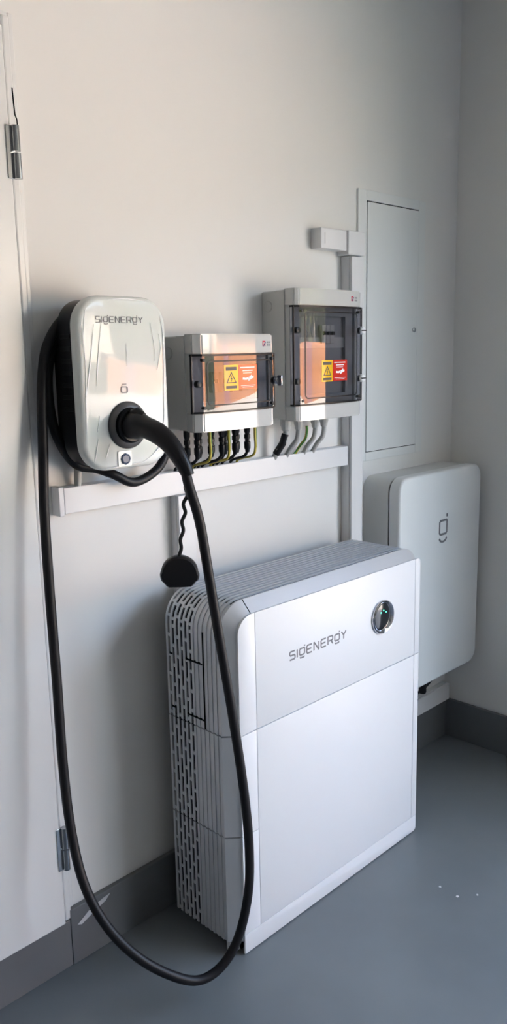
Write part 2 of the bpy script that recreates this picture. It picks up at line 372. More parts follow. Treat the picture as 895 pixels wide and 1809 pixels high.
for nm, z0, z1 in mods:
    paths = [arch(z0)] if z1 is None else [side(-1, z0, z1), side(1, z0, z1)]
    bm = bmesh.new(); zt = BTOP-.012 if z1 is None else z1
    if z1 is None:
        ol = [(x+nx*.014, z+nz*.014) for x, z, nx, nz in arch(z0)]
        b2 = bmesh.new(); A = [b2.verts.new((x, BY1, z)) for x, z in ol]; B = [b2.verts.new((x, BY0+.004, z)) for x, z in ol]
        for i in range(len(ol)): b2.faces.new((A[i], A[(i+1) % len(ol)], B[(i+1) % len(ol)], B[i]))
        b2.faces.new(A); b2.faces.new(B[::-1]); join(bm, b2)
    else: box(BX0+.014, BX1-.014, BY0+.004, BY1, z0, z1, bm=bm)
    core = obj(nm, bm, DARK, bt)
    # ribs, all of one extrusion
    for pth in paths:
        rb = None
        for a, b_, i in ribs:
            rb = sweep(pth, [(0, a), (0, b_), (.0035, b_), (.0035, a)], rb)
        tag(obj('cooling_ribs', rb, ALU, core, 50), kind='stuff')
    # shallow floor of the front grooves and staggered bridges across the rear slots
    for pth in paths:
        obj('groove_floor', sweep(arch(z0)[0:8] if z1 is None else pth, [(.0022, ribs[6][0]), (.0022, BY0+.0045), (.0145, BY0+.0045), (.0145, ribs[6][0])]), ALU, core, 50)
    br = None
    zend = (BTOP-BR-.004) if z1 is None else z1
    for i in range(6):
        y0 = ribs[i][1]; y1 = ribs[i+1][0]
        z = z0+.004+(.026 if i % 2 else 0.0)
        while z < zend-.004:
            for s in (-1, 1):
                br = sweep(side(s, z, z+.009), [(.0005, y0), (.0005, y1), (.0034, y1), (.0034, y0)], br)
            z += .052
        if z1 is None:      # the slots run on round the shoulder
            q = arch(z0, n=16)
            for k in range(2 if i % 2 else 3, 13, 5):
                br = sweep(q[k:k+2], [(.0005, y0), (.0005, y1), (.0034, y1), (.0034, y0)], br)
    tag(obj('slot_bridges', br, ALU, core), kind='stuff')
    # chamfered silver rim round the front
    sec = [(0, BY0+.0045), (0, BY0), (.030, BY0-.028), (.055, BY0-.028), (.055, BY0+.0045)]
    for pth in paths: obj('chamfered_rim', sweep(arch(z0, n=12) if z1 is None else pth, sec), ALU, core, 30)
    if z1 is None:
        for zz, ya, yb in ((.768, -.150, -.212), (.768, -.088, -.100), (.622, -.150, -.215), (.625, -.088, -.106)):
            obj('release_slot', box(BX0-.0006, BX0+.004, yb, ya, zz, zz+.0045), DARK, core)
        obj('joint_line', box(BX0-.0004, BX0+.004, ribs[8][1]-.0030, ribs[8][1]-.0008, .602, BTOP-BR), DARK, core)
        obj('rim_joint', sweep([(.2290, BTOP, 0, -1), (.2312, BTOP, 0, -1)], [(-.0005, BY0-.0003), (.0297, BY0-.0285), (.0305, BY0-.0275), (.0010, BY0+.001)]), DARK, core)
# base
obj('base_plinth', box(BX0+.03, BX1-.03, -.292, BY1-.01, .008, .036, .003), DARK, bt)
obj('base_rim', box(BX0+.006, BX1-.006, -.288, -.262, .006, .0365, .004), ALU, bt)
for x in (.20, .93):
    for y in (-.25, -.11): obj('foot', lathe_z(x, y, [(.018, 0), (.018, .010), (.010, .012)], 16), BLACK, bt, 40)
# front cover, pieces split where the photo shows joints
YC0, YC1 = -.3025, -.308
GL, GR = .2395, .9225
cov = thing('front_cover', None, None, (.565, YC0, 0), parent=bt)
def cplate(name, x0, x1, z0, z1, r=0.0, e=.0012): return obj(name, plate(rrect(x0, x1, z0, z1, r, 8), YC0, YC1, e, 2), BWHITE, cov, 40)
cplate('edge_strip', .181, GL-.0008, .6012, .9005, (0, 0, 0, .046))
cplate('top_panel', GL+.0008, GR-.0008, .6012, .9005)
cplate('edge_strip', GR+.0006, .948, .6012, .9005, (0, 0, .012, 0))
cplate('edge_strip', .181, GL-.0008, .3312, .5990)
cplate('edge_strip', .181, GL-.0008, .0560, .3296)
cplate('lower_panel', GL+.0008, GR-.0008, .0560, .5990)
cplate('edge_strip', GR+.0006, .948, .0560, .5990)
cplate('kick_strip', .181, .948, .0030, .0553, (0, .012, 0, 0))
obj('groove_backing', box(.186, .943, YC0-.0012, YC0+.0005, .006, .858), INKG, cov)
# logo lettering and round chrome indicator
obj('wordmark', wordmark(.362, .590, .7445, .0215, YC1+.0004, YC1-.0004, .0042), INKG, bt, label='grey capital lettering on the white panel')
EX, EZ = .756, .763
ring = obj('indicator_ring', lathe_y(EX, EZ, [(.0490, YC1+.002), (.0500, YC1-.003), (.0490, YC1-.0070), (.0465, YC1-.0090), (.0420, YC1-.0070), (.0385, YC1-.002), (.036, YC1+.001)], 48), CHROME, bt, 60)
lens = obj('indicator_lens', lathe_y(EX, EZ, [(.0385, YC1+.0005), (.038, YC1-.002), (.028, YC1-.0035), (.012, YC1-.0042)], 40), LENS, ring, 60)
for a in (40, 85, 130):
    obj('led', lathe_y(EX+.017*math.cos(R(a)), EZ+.019*math.sin(R(a)), [(.0024, YC1-.0025), (.0020, YC1-.0050)], 10), LED, ring)

# ------------------------------------------------------------------ wall inverter
iv = thing('wall_inverter', 'large white wall inverter with rounded edges behind the battery', 'inverter', (1.32, 0, .355))
IX0, IX1, IZ0, IZ1 = 1.070, 1.582, .355, 1.106
obj('back_housing', plate(rrect(IX0+.001, IX1-.001, IZ0+.004, IZ1-.002, .045, 8), 0, -.100, .002, 2), INVS, iv, 40)
obj('shadow_gap', plate(rrect(IX0+.004, IX1-.004, IZ0+.008, IZ1-.006, .042, 8), -.099, -.108), DARK, iv)
obj('front_cover', plate(rrect(IX0, IX1, IZ0, IZ1, .048, 10), -.1060, -.146, .010, 5), INVW, iv, 30)
def emblem(cx, cz, s, y0, y1, wd):
    b = stroke([(cx+px*s, cz+pz*s) for px, pz in [(.5, .55), (-.38, .55), (-.5, .42), (-.5, -.38), (-.38, -.5), (.38, -.5), (.5, -.38), (.5, .55)]], wd, y0, y1)
    stroke([(cx+.5*s, cz+.78*s), (cx+.5*s, cz+1.02*s)], wd*1.15, y0, y1, b)
    stroke([(cx+px*s, cz+pz*s) for px, pz in [(-.52, -.80), (-.35, -1.0), (-.12, -1.08), (.12, -1.08), (.35, -1.0), (.52, -.80)]], wd, y0, y1, b)
    return b
obj('emblem', emblem(1.332, .907, .046, -.1458, -.1466, .0075), INKG, iv, label='grey squared letter emblem with a dot')
tag(obj('inverter_cable', tube(smooth_path([(1.46, -.05, .365), (1.455, -.05, .31), (1.42, -.035, .265), (1.37, -.02, .24), (1.33, -.02, .222)]), .005, 8), BLACK, None, 60), 'thin dark cable curving from inverter underside to low trunking', 'cable')
tag(obj('cable_plug', lathe_z(1.365, -.055, [(.012, .262), (.014, .268), (.014, .33), (.010, .338), (.010, .372)], 16), BLACK, None, 40), 'black plug hanging under the wall inverter', 'plug')

# ------------------------------------------------------------------ distribution boxes
def dist_box(label, x0, x1, z0, z1, wz0, wz1, rot, knobs, kind, group):
    t = thing('distribution_box', label, 'electrical box', ((x0+x1)/2, 0, z0), group)
    yb, yf = -.088, -.128; cx = (x0+x1)/2
    # back body: slightly wider flange at the wall, moulded knock-outs
    bd = obj('back_body', box(x0, x1, yb, 0, z0+.004, z1-.004, .004), GREYP, t)
    st = None
    # raised moulding on the side: hexagonal line
    hz = (z1-z0); pts = [(-.060, z1-.004), (-.060, z1-hz*.16), (-.036, z1-hz*.30), (-.036, z0+hz*.30), (-.060, z0+hz*.14), (-.060, z0+.004)]
    b = bmesh.new()
    A = [(yy, zz) for yy, zz in pts]
    for i in range(len(A)-1):
        (ya, za), (yc, zc) = A[i], A[i+1]
        v = [b.verts.new((x0-.003, ya, za)), b.verts.new((x0-.003, yc, zc)), b.verts.new((x0-.003, yb, zc)), b.verts.new((x0-.003, yb, za))]
        v2 = [b.verts.new((x0+.001, *q)) for q in ((ya, za), (yc, zc), (yb, zc), (yb, za))]
        b.faces.new(v); b.faces.new(v2[::-1])
        for k in range(4): b.faces.new((v[k], v[(k+1) % 4], v2[(k+1) % 4], v2[k]))
    obj('side_moulding', b, GREYP, bd)
    for zz in (z1-.045,):
        kb = tube([(x0-.0022, -.026, zz), (x0+.001, -.026, zz)], .0135, 20)
        ko = obj('knock_out', kb, GREYP, bd, 40)
        obj('knock_out_rim', tube([(x0-.0006, -.026, zz), (x0+.001, -.026, zz)], .0155, 20), GCAB, bd, 40)
    Mr = Matrix.Translation((cx, yb, 0)) @ Matrix.Rotation(R(rot), 4, 'Z') @ Matrix.Translation((-cx, -yb, 0))
    SW = (x1-x0)/2-.021; BOW = 1.15
    def T(bm):
        # the moulded lids bow out slightly across their width
        xs_ = [v.co.x for v in bm.verts]; ys_ = [v.co.y for v in bm.verts]
        if min(ys_) < yf+.001:
            if max(xs_)-min(xs_) > .01:
                k = -14
                while k <= 14:
                    xx = cx+SW*k/14
                    if min(xs_)+1e-4 < xx < max(xs_)-1e-4:
                        bmesh.ops.bisect_plane(bm, geom=bm.verts[:]+bm.edges[:]+bm.faces[:], plane_co=(xx, 0, 0), plane_no=(1, 0, 0), dist=1e-6)
                    k += 1
            for v in bm.verts:
                u = (v.co.x-cx)/SW
                if v.co.y < yf+.007 and abs(u) < 1: v.co.y -= BOW*SW*SW/2*(1-u*u)
        bmesh.ops.transform(bm, matrix=Mr, verts=bm.verts[:]); return bm
    # lid: closed profile with chamfered long edges
    c, cd = (.013, .008) if kind == 'tall' else (.020, .016)
    def prof(d, e=0.0): return [(x0+e, yb+.006), (x0+e, yf+cd), (x0+c, yf-d), (x1-c, yf-d), (x1-e, yf+cd), (x1-e, yb+.006)]
    def ends(za, zb, d=0.0, taper=.0):
        b = prism_z(prof(d), za, zb); bmesh.ops.bevel(b, geom=b.edges[:], offset=.003, segments=2, affect='EDGES'); return b
    obj('lid_top', T(ends(wz1, z1)), LID, t, 30)
    obj('lid_bottom', T(ends(z0, wz0)), LID, t, 30)
    for xa in (x0+.001, x1-.010): obj('lid_side', T(box(xa, xa+.009, yf+.022, yb+.006, wz0, wz1)), GREYP, t)
    # inside: tray, inner plate, breakers
    obj('inner_tray', T(box(x0+.011, x1-.011, yb-.001, yb+.006, wz0+.001, wz1-.001)), INT, t)
    ix0, ix1, iz0, iz1 = x0+.045, x1-.045, wz0+.026, wz1-.026
    ip = None
    for a in ((x0+.012, ix0, wz0, wz1), (ix1, x1-.012, wz0, wz1), (ix0, ix1, wz0, iz0), (ix0, ix1, iz1, wz1)):
        ip = box(a[0], a[1], yb-.012, yb-.002, a[2]+.001, a[3]-.001, bm=ip)
    obj('inner_frame', T(ip), INT, t)
    if kind == 'tall':
        obj('cover_plate', T(box(ix0, ix1, yb-.007, yb-.0015, wz0+.155, wz0+.185)), GREYP, t)
        rows = [(iz1-.075, 3)]
    else: rows = [(iz0+.02, 4)]
    for zz, n in rows:
        for k in range(n):
            xx = (ix0+.095+k*.0185) if kind == 'tall' else (ix0+.03+k*.035)
            bk = obj('breaker', T(box(xx, xx+.0175, yb-.014, yb-.0015, zz, zz+.052, .001)), GREYP if kind == 'tall' else INT, t)
            obj('breaker_toggle', T(box(xx+.004, xx+.0135, yb-.021, yb-.0135, zz+.024, zz+.034, .001)), BLACKG, bk)
    # smoked window following the lid profile, hollow shell
    o = 0.003; th = .0028
    outer = [(x0-.004, yf+.020), (x0-.004, yf+cd-.003), (x0+c-.002, yf-o), (x1-c+.002, yf-o), (x1+.004, yf+cd-.003), (x1+.004, yf+.020)]
    inner = [(x1+.004-th, yf+.020), (x1+.004-th, yf+cd-.0015), (x1-c+.001, yf-o+th), (x0+c-.001, yf-o+th), (x0-.004+th, yf+cd-.0015), (x0-.004+th, yf+.020)]
    wb = prism_z(outer+inner, wz0+.001, wz1-.001)
    win = obj('clear_door', T(wb), SMOKE, t, 25, label='smoked clear plastic door')
    # rim of the window and pressed inner rectangle
    rm = None
    for za, zb in ((wz0-.0015, wz0+.0030), (wz1-.0035, wz1+.0015)):
        rm = prism_z([(x-.0006 if x < cx else x+.0006, y-.0006 if y < yf+.003 else y) for x, y in outer]+inner, za, zb, bm=rm)
    for xa in (x0-.0046, x1+.0022): rm = box(xa, xa+.0022, yf+cd-.0040, yf+cd+.0015, wz0, wz1, bm=rm)
    obj('door_rim', T(rm), BLACKG, win)
    ol = rrect(x0+.032, x1-.032, wz0+.018, wz1-.016, .010, 5)
    obj('pressed_line', T(stroke(ol, .0034, yf-o+.0002, yf-o-.0008, closed=True)), BLACKG, win)
    for xx in (x0+.022, x1-.020):
        for zz in (wz0+.012, wz1-.013):
            obj('lid_screw', T(lathe_y(xx, zz, [(.0042, yf+.006), (.0042, yf-.004), (.003, yf-.0045)], 12)), BLACKG, win, 40)
    for zz in ([(wz0+wz1)/2] if kind != 'tall' else [wz0+.065, wz1-.065]):
        obj('hinge_boss', T(lathe_y(x0+.010, zz, [(.0085, yf+.012), (.0085, yf+.000), (.006, yf-.001)], 16)), BLACKG, win, 40)
        kk = obj('latch', T(lathe_y(x1-.012, zz, [(.0095, yf+.004), (.0095, yf-.002), (.0085, yf-.004)], 20)), BLACKG, win, 40)
        if kind == 'tall':
            k2 = lathe_y(x1-.007, zz, [(.0115, yf+.004), (.0115, yf-.007), (.0095, yf-.0105), (.006, yf-.012)], 24)
            obj('latch_head', T(k2), WHT, win, 40)
            obj('latch_slot', T(box(x1-.0165, x1+.0025, yf-.0124, yf-.0095, zz-.0016, zz+.0016)), BLACKG, win)
        else:
            b = lathe_y(x1-.009, zz, [(.0105, yf+.003), (.0105, yf-.010), (.0085, yf-.012)], 20)
            box(x1-.012, x1-.006, yf-.026, yf-.010, zz-.014, zz+.014, .0025, bm=b)
            obj('latch_head', T(b), CHROME, win, 40)
    # sticker of two halves
    def sticker(sx0, sx1, sx2, sz0, sz1):
        y = yf-o-.0002; dy = .0004
        s = obj('warning_sticker', T(box(sx0, sx1, y-dy, y, sz0, sz1)), YEL, t, label='yellow and red warning sticker')
        obj('red_half', T(box(sx1, sx2, y-dy, y, sz0+.001, sz1-.0005)), RED, s)
        h = sz1-sz0; wd = sx1-sx0
        p = box(sx0+wd*.12, sx1-wd*.12, y-dy-.0003, y-dy, sz1-h*.22, sz1-h*.08); box(sx0+wd*.12, sx1-wd*.12, y-dy-.0003, y-dy, sz0+h*.07, sz0+h*.18, bm=p)
        tc_ = (sx0+sx1)/2
        stroke([(tc_, sz1-h*.30), (sx0+wd*.18, sz0+h*.30), (sx1-wd*.18, sz0+h*.30)], .0030, y-dy, y-dy-.0003, p, closed=True)
        stroke([(tc_+.0012, sz1-h*.42), (tc_-.002, sz0+h*.47), (tc_+.002, sz0+h*.47), (tc_-.0012, sz0+h*.34)], .0020, y-dy, y-dy-.0003, p)
        obj('warning_print', T(p), BRN, s)
        q = None; ww = sx2-sx1
        for zz, a, b_, hh in ((.88, .10, .86, .045), (.76, .22, .76, .045), (.66, .24, .70, .02), (.16, .12, .90, .02), (.10, .2, .8, .02)):
            q = box(sx1+ww*a, sx1+ww*b_, y-dy-.0003, y-dy, sz0+h*zz-h*hh/2, sz0+h*zz+h*hh/2, bm=q)
        for pts in ([(.22, .44), (.40, .42), (.52, .46)], [(.50, .36), (.66, .46), (.80, .50)], [(.55, .45), (.72, .55)]):
            q = stroke([(sx1+ww*a, sz0+h*b_) for a, b_ in pts], .0055, y-dy, y-dy-.0003, q)
        obj('white_print', T(q), WHT, s)
    if kind == 'tall': sticker(x0+.094, x0+.140, x0+.208, wz0+.061, wz0+.121)
    else: sticker(x0+.083, x0+.130, x0+.199, wz0+.052, wz0+.115)
    # small maker's mark
    lx, lz = x1-.057, (z1+wz1)/2-.006; y = yf-.0002
    l = obj('maker_mark', T(stroke([(lx, lz), (lx, lz+.012), (lx+.008, lz+.012), (lx+.008, lz)], .0034, y, y-.0004)), LRED, t)
    obj('maker_mark_slash', T(stroke([(lx+.002, lz), (lx+.011, lz+.011)], .003, y, y-.0005)), NAVY, l)
    g = None
    for a in (.017, .025):
        for zz in (0, .0075): g = box(lx+a, lx+a+.0055, y-.0004, y, lz+zz, lz+zz+.0048, bm=g)
    obj('maker_letters', T(g), LGR, l)
    return t
G2 = 'grey distribution boxes with smoked doors'
e1 = dist_box('wide low grey distribution box with smoked door, beside the charger', .237, .523, 1.322, 1.561, 1.370, 1.511, 0, 1, 'wide', G2)
e2 = dist_box('tall grey distribution box with smoked door and two white latches', .600, .893, 1.324, 1.683, 1.368, 1.636, 0, 2, 'tall', G2)

# leads dropping from the wide box into the trunking
def lead(x, rad, m, bend, zt, label, cat='cable', conn=True, y=-.062, yy=-.018, xe=None):
    xe = x-bend if xe is None else xe
    pth = smooth_path([(x, y, zt), (x, y, zt-.03), (x+.001, y, 1.262), (x-bend*.3, y+.008, 1.240), (x-bend*.8, yy-.006, 1.226), (xe, yy, 1.205)], 5)
    t = thing('cable_lead', label, cat, (xe, yy, 1.219), 'leads dropping into the level trunking')
    obj('lead', tube(pth, rad, 8), m, t, 60)
    if conn:
        obj('connector', lathe_z(x, y, [(.0055, 1.300), (.0085, 1.298), (.0085, 1.288), (.0065, 1.286), (.0065, 1.280), (.0090, 1.278), (.0090, 1.262), (.0070, 1.258), (.0055, 1.250)], 12), BLACKG, t, 40)
        obj('gland', lathe_z(x, y, [(.008, 1.330), (.0085, 1.318), (.0085, 1.308), (.006, 1.300)], 8), BLACKG, t, 30)
    return t
xs = [.262, .281, .303, .328, .346, .366, .394, .414, .438, .460]
for k, x in enumerate(xs):
    lead(x, .0040, BLACK, .016+.006*(k % 3), 1.326, 'black lead with ribbed plug under the wide box, %s from the charger' % ORD[k], y=-.055-.018*(k % 2))
for k, x in enumerate((.314, .380, .478)):
    t = lead(x, .0035, YG, .010, 1.326, 'thin yellow and green earth wire under the wide box, %s from the charger' % ORD[k], conn=False, y=-.085, yy=-.02)
    p2 = smooth_path([(x+.0026, -.0865, 1.326), (x+.0026, -.0865, 1.29), (x+.0036, -.0865, 1.262)], 4)
    obj('green_stripe', tube(p2, .0020, 6), GRN, t, 60)
def gland_lead(x, rad, m, label, xe, g=.0135):
    t = thing('cable_lead', label, 'cable', (xe, -.02, 1.219), 'leads dropping into the level trunking')
    obj('lead', tube(smooth_path([(x, -.055, 1.30), (x, -.055, 1.285), (x-.004, -.052, 1.262), (x-.014, -.038, 1.240), (xe, -.02, 1.205)], 5), rad, 10), m, t, 60)
    if g: obj('gland', lathe_z(x, -.055, [(g*.9, 1.329), (g, 1.324), (g, 1.308), (g*.85, 1.304), (g*.8, 1.296), (g*.6, 1.292)], 10), GREYP, t, 30)
    return t
gl1 = gland_lead(.634, .0085, GCAB, 'thick cable with black sleeve under the tall distribution box', .614, .016)
obj('sleeve', tube([(.632, -.0545, 1.284), (.627, -.049, 1.258), (.618, -.030, 1.226)], .0105, 12), BLACK, gl1, 60)
gland_lead(.688, .0075, GCAB, 'grey cable from the tall distribution box, beside the black sleeve', .664)
gg = gland_lead(.725, .0042, YG, 'yellow and green earth wire from the tall distribution box', .700, 0)
obj('green_stripe', tube(smooth_path([(.722, -.059, 1.30), (.722, -.059, 1.285), (.718, -.056, 1.262), (.708, -.042, 1.240), (.697, -.024, 1.215)], 5), .0024, 6), GRN, gg, 60)
gland_lead(.762, .0070, GCAB, 'grey cable from the tall distribution box, beside the earth wire', .740)
gland_lead(.803, .0070, GCAB, 'grey cable nearest the upright trunking under the tall distribution box', .780)
tag(obj('supply_cable', tube(smooth_path([(-.045, -.022, 1.30), (-.045, -.022, 1.25), (-.047, -.020, 1.205)]), .009, 10), GCAB, None, 60), 'grey supply cable from charger down to the trunking end', 'cable')

# ------------------------------------------------------------------ charger
ch = thing('ev_charger', 'white rounded car charger with black sides wrapped in clear film', 'charger', (.018, 0, 1.26))
CX0, CX1, CZ0, CZ1, CF = -.104, .138, 1.262, 1.641, -.142
obj('body', plate(rrect(CX0+.006, CX1-.006, CZ0+.006, CZ1-.006, .058, 10), -.058, -.118, .003, 2), BLACKG, ch, 40)
obj('back_spool', plate(rrect(CX0+.030, CX1-.030, CZ0+.030, CZ1-.03, .05, 10), 0, -.059), BLACK, ch)
for k in range(7): obj('side_rib', box(CX0+.0045, CX0+.008, -.105, -.066, 1.395+.026*k, 1.404+.026*k, .001), BLACK, ch)
def bulged(x0, x1, z0, z1, r, yb, yf, bulge, edge):
    """cover with softly rounded rim and a face that swells slightly in the middle"""
    b = bmesh.new(); N = 16; rings = [(0, yb)]
    for i in range(7):
        a = R(90*i/6); rings.append((edge*(1-math.cos(a)), yf+edge*(1-math.sin(a))*.55))
    for d in (.03, .05, .07, .09): rings.append((d, None))
    loops = []
    for d, y in rings:
        rr = max(r-d, .012); ol = rrect(x0+d, x1-d, z0+d, z1-d, rr, N)
        yy = y if y is not None else yf-bulge*(1-((.11-d)/.11)**2)*0.6
        loops.append([b.verts.new((px, yy, pz)) for px, pz in ol])
    n = len(loops[0])
    for k in range(len(loops)-1):
        for i in range(n): b.faces.new((loops[k][i], loops[k][(i+1) % n], loops[k+1][(i+1) % n], loops[k+1][i]))
    b.faces.new(loops[0][::-1]); b.faces.new(loops[-1]); return b
obj('front_cover', plate(rrect(CX0, CX1, CZ0, CZ1, .066, 14), -.117, CF, .012, 5), CHW, ch, 30)
fm = obj('protective_film', plate(rrect(CX0+.006, CX1-.006, CZ0+.006, CZ1-.006, .062, 12), CF-.0004, CF-.0010), FILMG, ch)
def crease(pts, wd):
    """glint on a pressed fold of the film, painted as a flat tapered white ribbon"""
    path = smooth_path([Vector((x, 0, z)) for x, z in pts], 4); N = len(path); b = bmesh.new(); rows = []
    for i, q in enumerate(path):
        t = (path[min(i+1, N-1)]-path[max(i-1, 0)]).normalized(); n = Vector((-t.z, 0, t.x)); h = max(.0002, wd*math.sin(math.pi*(i+.5)/N))
        rows.append([b.verts.new((q.x+n.x*h*k, y, q.z+n.z*h*k)) for k, y in ((-1, CF-.0010), (1, CF-.0010), (.6, CF-.0016), (-.6, CF-.0016))])
    for i in range(N-1):
        for k in range(4): b.faces.new((rows[i][k], rows[i][(k+1) % 4], rows[i+1][(k+1) % 4], rows[i+1][k]))
    b.faces.new(rows[0][::-1]); b.faces.new(rows[-1]); return b
CR = [([(-.094, 1.585), (-.088, 1.50), (-.092, 1.42), (-.095, 1.35)], .0012), ([(-.040, 1.596), (-.052, 1.53), (-.060, 1.47), (-.062, 1.45)], .0012),
      ([(-.062, 1.58), (-.072, 1.52), (-.088, 1.44), (-.094, 1.425)], .0015), ([(-.082, 1.61), (-.088, 1.57), (-.092, 1.53)], .0010),
      ([(-.060, 1.385), (-.063, 1.365), (-.068, 1.350)], .0012), ([(-.066, 1.335), (-.074, 1.30), (-.080, 1.285)], .0014),
      ([(-.036, 1.322), (-.045, 1.300), (-.048, 1.292)], .0016), ([(.10, 1.33), (.118, 1.36), (.122, 1.44), (.128, 1.54)], .0013),
      ([(.05, 1.272), (.08, 1.285), (.11, 1.31), (.128, 1.34)], .0016), ([(.118, 1.60), (.126, 1.56), (.124, 1.50)], .0012),
      ([(-.05, 1.268), (0, 1.270), (.05, 1.274)], .0012), ([(-.02, 1.633), (.03, 1.635), (.08, 1.631)], .0012), ([(.105, 1.48), (.118, 1.53), (.112, 1.56)], .0008),
      ([(.02, 1.54), (.021, 1.52), (.020, 1.49)], .0007), ([(.09, 1.585), (.10, 1.53), (.098, 1.50)], .0007)]
bm = None
for pts, wd in CR:
    b = crease(pts, wd); bm = join(bm, b) if bm is not None else b
tag(obj('film_crease_glints', bm, FILM, fm), kind='stuff')
obj('wordmark', wordmark(-.056, .069, 1.5840, .0125, CF-.0008, CF-.0014, .0017), INKG, ch, label='grey capital lettering on the glossy front')
b = stroke([(p[0]*.8+.0020, p[1]*.8+.2874) for p in rrect(.0005, .0205, 1.431, 1.447, .004, 4)], .0022, CF-.0008, CF-.0016, closed=True)
stroke([(.004, 1.4510), (.016, 1.4510)], .0018, CF-.0008, CF-.0016, b)
obj('emblem', b, INKG, ch)
pk = obj('button_plate', plate(rrect(-.017, .021, 1.268, 1.304, .003, 3), CF-.0008, CF-.0022, .0005, 1), CHW, ch)
obj('button', lathe_y(.003, 1.285, [(.0135, CF-.002), (.013, CF-.0045), (.010, CF-.0060), (.0085, CF-.005), (.004, CF-.005)], 8), BTN, pk, 20)
stc = obj('socket_flange', lathe_y(.015, 1.360, [(.0530, CF+.002), (.0530, CF-.003), (.0500, CF-.007), (.0400, CF-.0095), (.0385, CF-.006)], 40), DGREY, ch, 40)
obj('socket_collar', lathe_y(.015, 1.360, [(.0385, CF-.004), (.0385, CF-.018), (.0350, CF-.021), (.030, CF-.021)], 32), BLACKG, stc, 40)

# ------------------------------------------------------------------ charging cable with plug and hanging cap
def px(u, v, y):
    """point on the photographed cable at depth y (metres, measured from the wall)"""
    d = _f+_r2*((u-447.5)/FPX)-_u2*((v-904.5)/FPX); return CAM+d*((y-CAM.y)/d.y)
cb = thing('charging_cable', 'thick black charging cable looped round the charger and hanging to the floor', 'cable', (.0, -.2, .05))
hp = smooth_path([(.015, CF-.012, 1.360), (.015, -.178, 1.360), (.018, -.205, 1.357), (.024, -.236, 1.346), (.031, -.262, 1.328), (.038, -.282, 1.303), (.043, -.293, 1.283)], 4)
hr = []
for i in range(len(hp)):
    t = i/(len(hp)-1)
    hr.append(.030 if t < .22 else (.030-.006*min(1, (t-.22)/.12) if t < .5 else .024-.0075*(t-.5)/.5))
obj('plug_handle', tube(hp, hr, 20), BLACK, cb, 50)
obj('latch_bump', tube([(.015, -.160, 1.386), (.016, -.180, 1.389), (.018, -.200, 1.383)], [.010, .012, .006], 12), BLACK, cb, 50)
obj('strain_relief', tube([(.0405, -.288, 1.293), (.046, -.298, 1.272), (.050, -.304, 1.255)], [.0178, .0165, .0135], 14), BLACKG, cb, 50)
loopd = [(.046, -.298, 1.272)]
for u, v, y in ((333, 856, -.308), (352, 920, -.318), (366, 1000, -.326), (386, 1120, -.338), (410, 1260, -.350), (431, 1400, -.360), (440, 1500, -.365), (438, 1580, -.366), (420, 1658, -.362), (390, 1708, -.352), (350, 1732, -.337), (300, 1722, -.312), (242, 1690, -.272), (190, 1638, -.222), (150, 1566, -.172), (126, 1470, -.132), (111, 1350, -.112), (100, 1200, -.100), (88, 1050, -.088), (78, 900, -.074), (76, 790, -.064), (74, 710, -.056)):
    loopd.append(tuple(px(u, v, y)))
loopd += [tuple(px(76, 650, -.050)), tuple(px(83, 612, -.046)), tuple(px(100, 577, -.042)), tuple(px(124, 553, -.040)), (-.010, -.040, 1.622), (.06, -.040, 1.617), (.125, -.040, 1.575), (.158, -.042, 1.50), (.172, -.044, 1.40)]
for u, v, y in ((292, 785, -.052), (280, 826, -.060), (238, 852, -.066), (200, 838, -.060)): loopd.append(tuple(px(u, v, y)))
loopd += [(-.005, -.040, 1.255), (-.058, -.034, 1.272)]
loopd += [tuple(px(101, 772, -.028)), tuple(px(87, 712, -.024)), tuple(px(86, 645, -.020)), tuple(px(104, 592, -.017)), tuple(px(130, 565, -.016)), (.0, -.016, 1.625), (.06, -.016, 1.62), (.09, -.016, 1.60)]
obj('cable', tube(smooth_path(loopd, 6), .0112, 14), BLACK, cb, 80)
# wavy retaining strap and cap
sp = []
a0 = Vector((.052, -.300, 1.262)); a1 = px(317, 985, -.300)
for i in range(61):
    t = i/60; q = a0.lerp(a1, t); s = .0045*math.sin(t*math.pi*9.5)*min(1, 4*t)*(1-.65*t)
    sp.append(q+Vector((s*.75, -s*.6, 0)))
sp = [Vector((.048, -.297, 1.285))]+sp
obj('retaining_strap', tube(sp, .0042, 8), BLACK, cb, 80)
cc = px(317, 1012, -.300); n_cam = Vector((-.66, -.75, 0)); sx = Vector((-n_cam.y, n_cam.x, 0)).normalized(); n_cam.normalize()
b = bmesh.new(); loops = []; RC = .0405
def capr(a):
    r = 1.0
    if math.sin(a) < -.80: r = .80/abs(math.sin(a))
    if abs(((math.degrees(a)+360) % 360)-352) < 16: r += .08
    if abs(((math.degrees(a)+360) % 360)-192) < 14: r += .05
    return r
for rr, dd in ((.93, -.016), (1.0, -.012), (1.0, .008), (.92, .014), (.70, .015)):
    loops.append([b.verts.new(cc+sx*(RC*rr*capr(2*math.pi*k/48)*math.cos(2*math.pi*k/48))+Vector((0, 0, RC*.94*rr*capr(2*math.pi*k/48)*math.sin(2*math.pi*k/48)))+n_cam*dd) for k in range(48)])
for i in range(len(loops)-1):
    for k in range(48): b.faces.new((loops[i][k], loops[i][(k+1) % 48], loops[i+1][(k+1) % 48], loops[i+1][k]))
b.faces.new(loops[0][::-1]); b.faces.new(loops[-1])
obj('dust_cap', b, BLACK, cb, 40)

